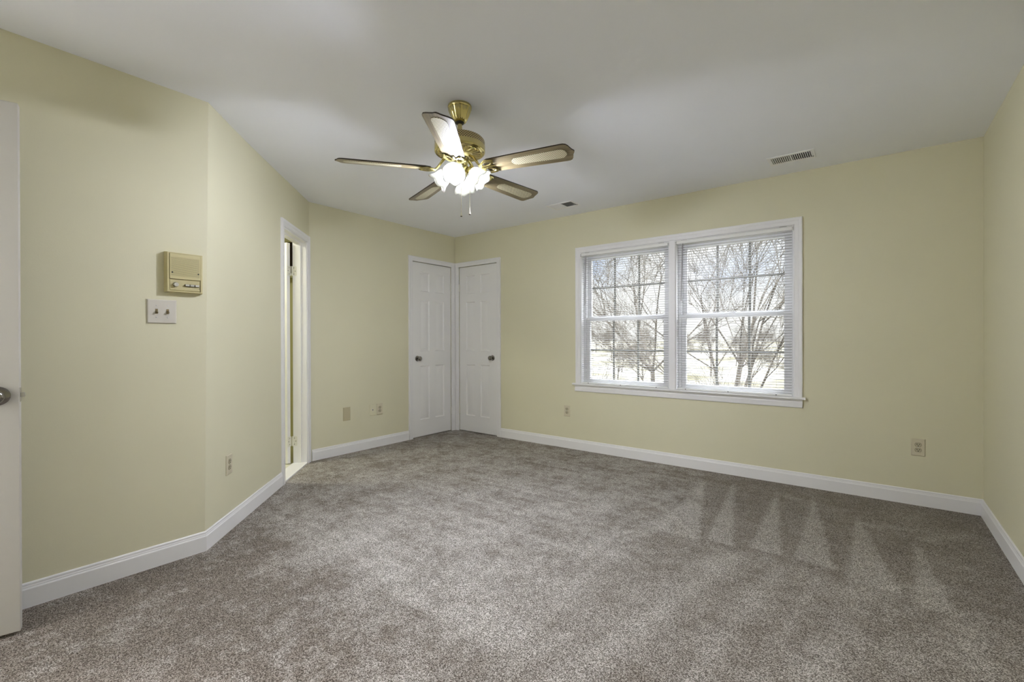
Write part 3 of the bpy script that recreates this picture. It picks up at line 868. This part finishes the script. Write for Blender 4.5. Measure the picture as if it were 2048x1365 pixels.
# ------------------------------------------------------------------ ceiling registers
def register(x, y, label):
    t = empty('ceiling_register', (x, y, H)); tag(t, label, 'air vent', group='air registers in the ceiling')
    ow, oh, iw, ih_ = .143, .090, .120, .066
    m = MB()
    for (sx0, sx1, sy0, sy1) in ((-ow, ow, ih_, oh), (-ow, ow, -oh, -ih_), (-ow, -iw, -ih_, ih_), (iw, ow, -ih_, ih_), (-.005, .005, -ih_, ih_)):
        m.box(sx0, sx1, sy0, sy1, -.0055, 0)
    m.build('frame', M_VENT, t, bevel=.0015)
    MB().box(-iw, iw, -ih_, ih_, -.0008, 0).build('duct_shade_plate', M_DUCTSHADE, t)  # dark plate below the solid ceiling, stands in for the duct's shade
    m = MB()
    for s_ in (-1, 1):
        for i in range(9):
            cx = s_ * (.005 + (i + .65) * (iw - .005) / 9.3)
            M = Matrix.Translation((cx, 0, -.0035)) @ Matrix.Rotation(R(s_ * 32), 4, 'Y')
            v = MB().box(-.0034, .0034, -ih_, ih_, -.0005, .0005).xform(M)
            m.add(v.v, v.f)
    m.build('vanes', M_VENT, t)
    lv = MB().box(iw + .004, iw + .014, -.004 + .04, .004 + .04, -.013, -.006).build('damper_lever', M_STEEL, t, bevel=.001)
    return t
register(-.450, 3.846, 'white ceiling register with dark slots near the right end of the window wall')
register(-2.346, 3.844, 'white ceiling register above the left end of the window, smaller in the photo')

# ------------------------------------------------------------------ ceiling fan
FX, FY = -1.803, 1.86
fan = empty('ceiling_fan', (FX, FY, H)); tag(fan, 'brass five-blade ceiling fan with cane inserts and four lit tulip shades', 'ceiling fan')
flute = lambda r, z, a: (r * (1 + .075 * abs(math.cos(5 * a))) if -.085 < z < -.018 else r, z)
MB().lathe([(.064, 0), (.066, -.004), (.066, -.014), (.062, -.018), (.061, -.022), (.052, -.048), (.040, -.078), (.036, -.084), (.034, -.090), (.022, -.094), (.018, -.092)], 72, mod=flute).build('canopy', M_BRASS, fan, smooth=50)
MB().lathe([(.021, -.088), (.025, -.094), (.022, -.100), (.014, -.102)], 24).build('hanger_ball', M_BLACK, fan, smooth=50)
MB().lathe([(.0130, -.095), (.0130, -.172)], 24).build('downrod', M_BRASS, fan, smooth=40)
MB().lathe([(.020, -.150), (.024, -.154), (.024, -.168), (.036, -.172), (.085, -.176), (.116, -.181), (.130, -.188)], 64, closed_ends=False).build('motor_top', M_BRASS, fan, smooth=50)
MB().lathe([(.130, -.188), (.1365, -.196), (.1385, -.203), (.1385, -.224), (.1400, -.226)], 72, closed_ends=False).build('vent_band', M_BAND, fan, smooth=50)
MB().lathe([(.1400, -.226), (.1400, -.255), (.1375, -.261), (.1325, -.264), (.1290, -.262), (.1270, -.265), (.1215, -.268), (.1190, -.264)], 72, closed_ends=False).build('motor_housing', M_BRASS, fan, smooth=50)
m = MB().lathe([(.1190, -.264), (.1160, -.262), (.070, -.266), (.066, -.272), (.056, -.284), (.050, -.290)], 72, closed_ends=False)
for i in range(26):
    a = 2 * math.pi * i / 26
    v = MB().prism([(.070, -.0030), (.114, -.0058), (.117, 0), (.114, .0058), (.070, .0030)], -.2725, -.262).xform(Matrix.Rotation(a, 4, 'Z')); m.add(v.v, v.f)
m.build('bottom_plate', M_SATIN, fan, smooth=40)
MB().lathe([(.046, -.285), (.046, -.292), (.040, -.296), (.043, -.300), (.043, -.330), (.038, -.336)], 48, mod=lambda r, z, a: (r * (1 + .02 * math.cos(16 * a)), z)).build('switch_housing', M_BRASS, fan, smooth=40)

BLADE_Z = -.357; PITCH = R(-12); AZS = (14.2, 86.8, 160.5, 231.2, 305.5)
def blade_outline():
    r0, r1 = .160, .655; w0, w1 = .058, .071
    up = [(r0, w0 * .55), (r0 + .012, w0 * .86), (r0 + .03, w0)]
    for i in range(1, 9): up.append((r0 + .03 + (r1 - .055 - r0 - .03) * i / 8, w0 + (w1 - w0) * i / 8))
    up += [(r1 - .040, w1 * .985), (r1 - .028, w1 * .90), (r1 - .020, w1 * .72), (r1 - .015, w1 * .50), (r1 - .010, w1 * .28), (r1 - .002, w1 * .09), (r1, 0)]
    return up + [(x, -y) for (x, y) in reversed(up[:-1])]
def cane_outline():
    a, b, h0, h1 = .315, .615, .030, .037; pts = []
    for i in range(13):
        t = -math.pi / 2 + math.pi * i / 12; pts.append((b - h1 + h1 * math.cos(t), h1 * math.sin(t)))
    for i in range(13):
        t = math.pi / 2 + math.pi * i / 12; pts.append((a + h0 + h0 * math.cos(t), h0 * math.sin(t)))
    return pts
for i in range(5):
    az = R(AZS[i])
    M = Matrix.Translation((0, 0, BLADE_Z)) @ Matrix.Rotation(az, 4, 'Z') @ Matrix.Rotation(PITCH, 4, 'X')
    b = MB().prism(blade_outline(), -.003, .003).build('blade', M_WOOD, fan)
    b.data.materials.append(M_EDGE)
    for pf in b.data.polygons:
        if len(pf.vertices) == 4: pf.material_index = 1
    b.matrix_basis = M
    for s_ in (-1, 1):
        MB().prism(cane_outline(), .0, .0009, Matrix.Translation((0, 0, .0031 if s_ > 0 else -.0040))).build('cane_panel', M_CANE, b)
    # iron: curved arm from the motor, then an open scroll plate under the blade root
    m = MB()
    Rz = Matrix.Rotation(az, 4, 'Z')
    m.tube([(.062, 0, -.284), (.085, 0, -.300), (.105, 0, -.326), (.124, 0, -.352), (.142, 0, -.368), (.165, 0, -.3685)], [.010, .011, .010, .009, .009, .007], 10, .7)
    v = MB()
    for s_ in (-1, 1):
        loop = []
        for q in range(17):
            t = q / 16 * 2 * math.pi
            loop.append((.176 - .036 * math.cos(t), s_ * (.022 + .017 * math.sin(t) + .012 * (1 - math.cos(t)) * .5), -.0080))
        v.tube(loop, .0055, 8, .7)
        v.tube([(.140, s_ * .006, -.0080), (.152, s_ * .036, -.0085), (.176, s_ * .054, -.0080), (.208, s_ * .052, -.0070), (.222, s_ * .044, -.0055)], [.007, .007, .007, .006, .004], 8, .7)
        v.lathe([(.006, -.0125), (.006, -.004)], 12, Matrix.Translation((.212, s_ * .030, 0)))
    v.tube([(.135, 0, -.0080), (.170, 0, -.0090), (.215, 0, -.0070)], [.010, .009, .005], 8, .6)
    v.xform(Matrix.Translation((0, 0, BLADE_Z)) @ Matrix.Rotation(PITCH, 4, 'X'))
    m.add(v.v, v.f); m.xform(Rz)
    m.build('blade_iron', M_BRASS, fan, smooth=50)
# light kit
MB().lathe([(.038, -.334), (.050, -.340), (.052, -.350), (.046, -.360), (.030, -.372), (.034, -.380), (.026, -.394), (.012, -.404), (.012, -.412), (.004, -.420)], 40).build('light_kit', M_BRASS, fan, smooth=50)
cam_az = math.atan2(-FY, -FX)
AXT = R(41)
for i in range(4):
    az = cam_az - R(14) + i * math.pi / 2
    Rz = Matrix.Rotation(az, 4, 'Z')
    # frame with its z axis along the shade's axis, outwards and down
    M = Rz @ Matrix.Translation((.055, 0, -.356)) @ Matrix.Rotation(R(90) + AXT, 4, 'Y')
    m = MB().tube([(.030, 0, -.350), (.042, 0, -.345), (.055, 0, -.354)], .008, 8); m.xform(Rz)
    c_ = MB().lathe([(.012, -.008), (.024, -.004), (.026, .004), (.025, .018), (.022, .020)], 28).xform(M); m.add(c_.v, c_.f)
    m.build('shade_holder', M_BRASS, fan, smooth=50)
    prof = [(.021, .006), (.024, .012), (.032, .022), (.040, .036), (.0445, .052), (.0465, .066), (.050, .080), (.056, .092), (.064, .101)]
    def scal(r, z, a):
        t = max(0.0, (z - .05) / .05); c6 = math.cos(6 * a)
        return (r * (1 + .045 * t * c6), z + .006 * t * c6)
    s = MB().lathe(prof, 60, mod=scal, closed_ends=False).build('glass_shade', M_SHADE, fan, smooth=70)
    s.matrix_basis = M
    so = s.modifiers.new('thickness', 'SOLIDIFY'); so.thickness = .003; so.offset = 1
    bprof = [(.012, .016), (.013, .034)] + [(.0305 * math.sin(R(a)), .066 - .0305 * math.cos(R(a))) for a in (28, 45, 62, 80, 98, 116, 134, 152, 168)] + [(.001, .0965)]
    b = MB().lathe(bprof, 20).build('bulb', M_BULB, fan, smooth=70)
    b.matrix_basis = M
for (dx, dy, z0, z1) in ((.006, .012, -.40, -.590), (.052, .030, -.335, -.575)):
    v = Vector((dx * math.cos(YAW) - dy * math.sin(YAW), dx * math.sin(YAW) + dy * math.cos(YAW), 0))
    c_ = MB().tube([(v.x, v.y, z0), (v.x, v.y, z1)], .0018, 6).build('pull_chain', M_WPLATE, fan)
    MB().lathe([(.002, z1 + .004), (.004, z1 - .004), (.0065, z1 - .014), (.0068, z1 - .018)], 14, Matrix.Translation(v)).build('pull_knob', M_WPLATE, c_, smooth=40)
    MB().lathe([(.0055, z1 - .018), (.005, z1 - .021)], 14, Matrix.Translation(v)).build('knob_tip', M_BLACK, c_)

# ------------------------------------------------------------------ outdoors: ground and bare trees below the window
GZ = -3.3
m = MB()
gxs = np.linspace(-120, 90, 40); gys = np.linspace(Y1 + .3, 170, 40)
hz = lambda x, y: GZ + max(0, (y - 30)) * .028 + .4 * math.sin(x * .09) * min(1, y / 40)
for y in gys:
    for x in gxs: m.v.append((x, y, hz(x, y)))
for j in range(39):
    for i in range(39): m.f.append((j * 40 + i, j * 40 + i + 1, j * 40 + i + 41, j * 40 + i + 40))
go = m.build('ground', M_GROUND, smooth=60); struct(go, 'pale winter grass outside the window', 'ground')

def grow(seed, height, spread, limbs=None, depth=5, twig=.006, bias=(0, 0)):
    rnd = random.Random(seed)
    trunk, tw = MB(), MB()
    def branch(p, d, L, r, lev):
        n = 4 if lev < 3 else 3
        pts = [p.copy()]; q = p.copy(); dd = d.copy(); rs = [r]
        kids = []
        for i in range(n):
            dd = (dd + Vector((rnd.gauss(0, .10), rnd.gauss(0, .10), rnd.gauss(.03, .07)))).normalized()
            q = q + dd * (L / n); pts.append(q.copy()); rs.append(max(twig * .5, r * (1 - .62 * (i + 1) / n)))
            kids.append((q.copy(), dd.copy(), rs[-1]))
        (trunk if lev < 3 else tw).tube(pts, rs, 6 if lev < 2 else (4 if lev < 3 else 3))
        if lev >= depth: return
        nk = {0: 5, 1: 5, 2: 5, 3: 5, 4: 4}.get(lev, 3)
        for j in range(nk):
            s_ = kids[min(n - 1, int(rnd.uniform(.25 if lev else .45, 1.0) * n))]
            side = Vector((rnd.gauss(0, 1), rnd.gauss(0, 1), rnd.gauss(.15, .6)))
            nd = (s_[1] * .75 + side.normalized() * spread).normalized()
            branch(s_[0], nd, L * rnd.uniform(.52, .74), max(twig, s_[2] * rnd.uniform(.55, .8)), lev + 1)
    if limbs is None:
        branch(Vector((0, 0, -.1)), Vector((bias[0], bias[1], 1)).normalized(), height * .42, height * .016, 0)
    else:
        trunk.tube([(0, 0, -.1), (.03, 0, limbs['fork'] * .5), (0, 0, limbs['fork'])], [limbs['r'] * 1.25, limbs['r'] * 1.05, limbs['r']], 8)
        for d in limbs['dirs']:
            branch(Vector((0, 0, limbs['fork'] - .05)), Vector(d[:3]).normalized(), d[3], limbs['r'] * d[4], 1)
    return trunk, tw
def plant_tree(name, parts, loc, rz, sc, label, group):
    t = parts[0].build(name, M_BARK, loc=loc, rz=rz, smooth=60); t.scale = (sc,) * 3
    tag(t, label, 'tree', group=group)
    parts[1].build('twigs', M_LEAF, t)
    return t
def copy_tree(src, loc, rz, sc, label, group):
    c = src.copy(); COL.objects.link(c); c.location = loc; c.rotation_euler = (0, 0, rz); c.scale = (sc,) * 3
    c['label'] = label; c['group'] = group
    for ch in src.children:
        d = ch.copy(); COL.objects.link(d); d.parent = c
    return c
G1 = 'bare trees near the window'
near_l = plant_tree('bare_tree', grow(11, 9, .6, dict(fork=2.2, r=.075, dirs=[(-.75, -.1, .9, 3.4, .75), (-.25, .3, 1.0, 3.6, .7), (.15, -.2, 1.0, 3.4, .6), (.7, .3, .8, 2.8, .55), (-.9, .2, .35, 2.8, .5)]), twig=.0055),
                    (-8.2, 21.5, GZ), 0, 1.35, 'bare tree with forked limbs seen through the left window', G1)
near_r = plant_tree('bare_tree', grow(23, 10, .5, dict(fork=1.8, r=.07, dirs=[(-.35, 0, 1.0, 3.9, .6), (-.12, .2, 1.0, 4.2, .6), (.15, -.1, 1.0, 4.3, .7), (.42, .1, 1.0, 4.2, .7), (.7, -.1, .9, 3.6, .55), (-.6, .1, .8, 3.0, .5)]), twig=.0055),
                    (-2.9, 12.8, GZ), 0, 1, 'bare vase-shaped tree with fanned twigs seen through the right window', G1)
G2 = 'bare trees far behind the window'
far = None
rnd = random.Random(8)
spots = []
for q in range(4000):
    y = rnd.uniform(33, 95); x = -y * math.tan(R(rnd.uniform(3, 34)))
    if all((x - a) ** 2 + (y - b) ** 2 > (5.6 + .035 * y) ** 2 for (a, b) in spots): spots.append((x, y))
for (x, y) in spots[:46]:
    sc_t = rnd.uniform(.55, .75); loc = (x, y, hz(x, y) - .1); rz = rnd.uniform(0, 6.28)
    if far is None:
        far = plant_tree('bare_tree', grow(31, 9, .62, twig=.011), loc, rz, sc_t, 'bare grey tree far behind the window', G2)
    else:
        copy_tree(far, loc, rz, sc_t, 'bare grey tree far behind the window', G2)
# leafless shrubs close to the house wall, their twigs fill the lower sashes
sh0 = None
for (x, y, rz, sc_t, lb) in ((-4.9, 9.4, .3, 1.0, 'leafless shrub outside the left window'), (-1.75, 8.6, 4.1, 1.0, 'leafless shrub outside the right window')):
    if sh0 is None:
        tr_, tw_ = grow(47, 4, .33, dict(fork=.25, r=.034, dirs=[(math.cos(a) * .14, math.sin(a) * .14, 1.0, 1.85, .8) for a in (0, .8, 1.7, 2.6, 3.4, 4.3, 5.2)]), depth=4, twig=.0035)
        sh0 = plant_tree('bare_shrub', (tr_, tw_), (x, y, GZ), rz, sc_t, lb, None)
        sh0['category'] = 'shrub'
    else:
        c = sh0.copy(); COL.objects.link(c); c.location = (x, y, GZ); c.rotation_euler = (0, 0, rz); c.scale = (sc_t,) * 3; c['label'] = lb
        for ch in sh0.children:
            d = ch.copy(); COL.objects.link(d); d.parent = c
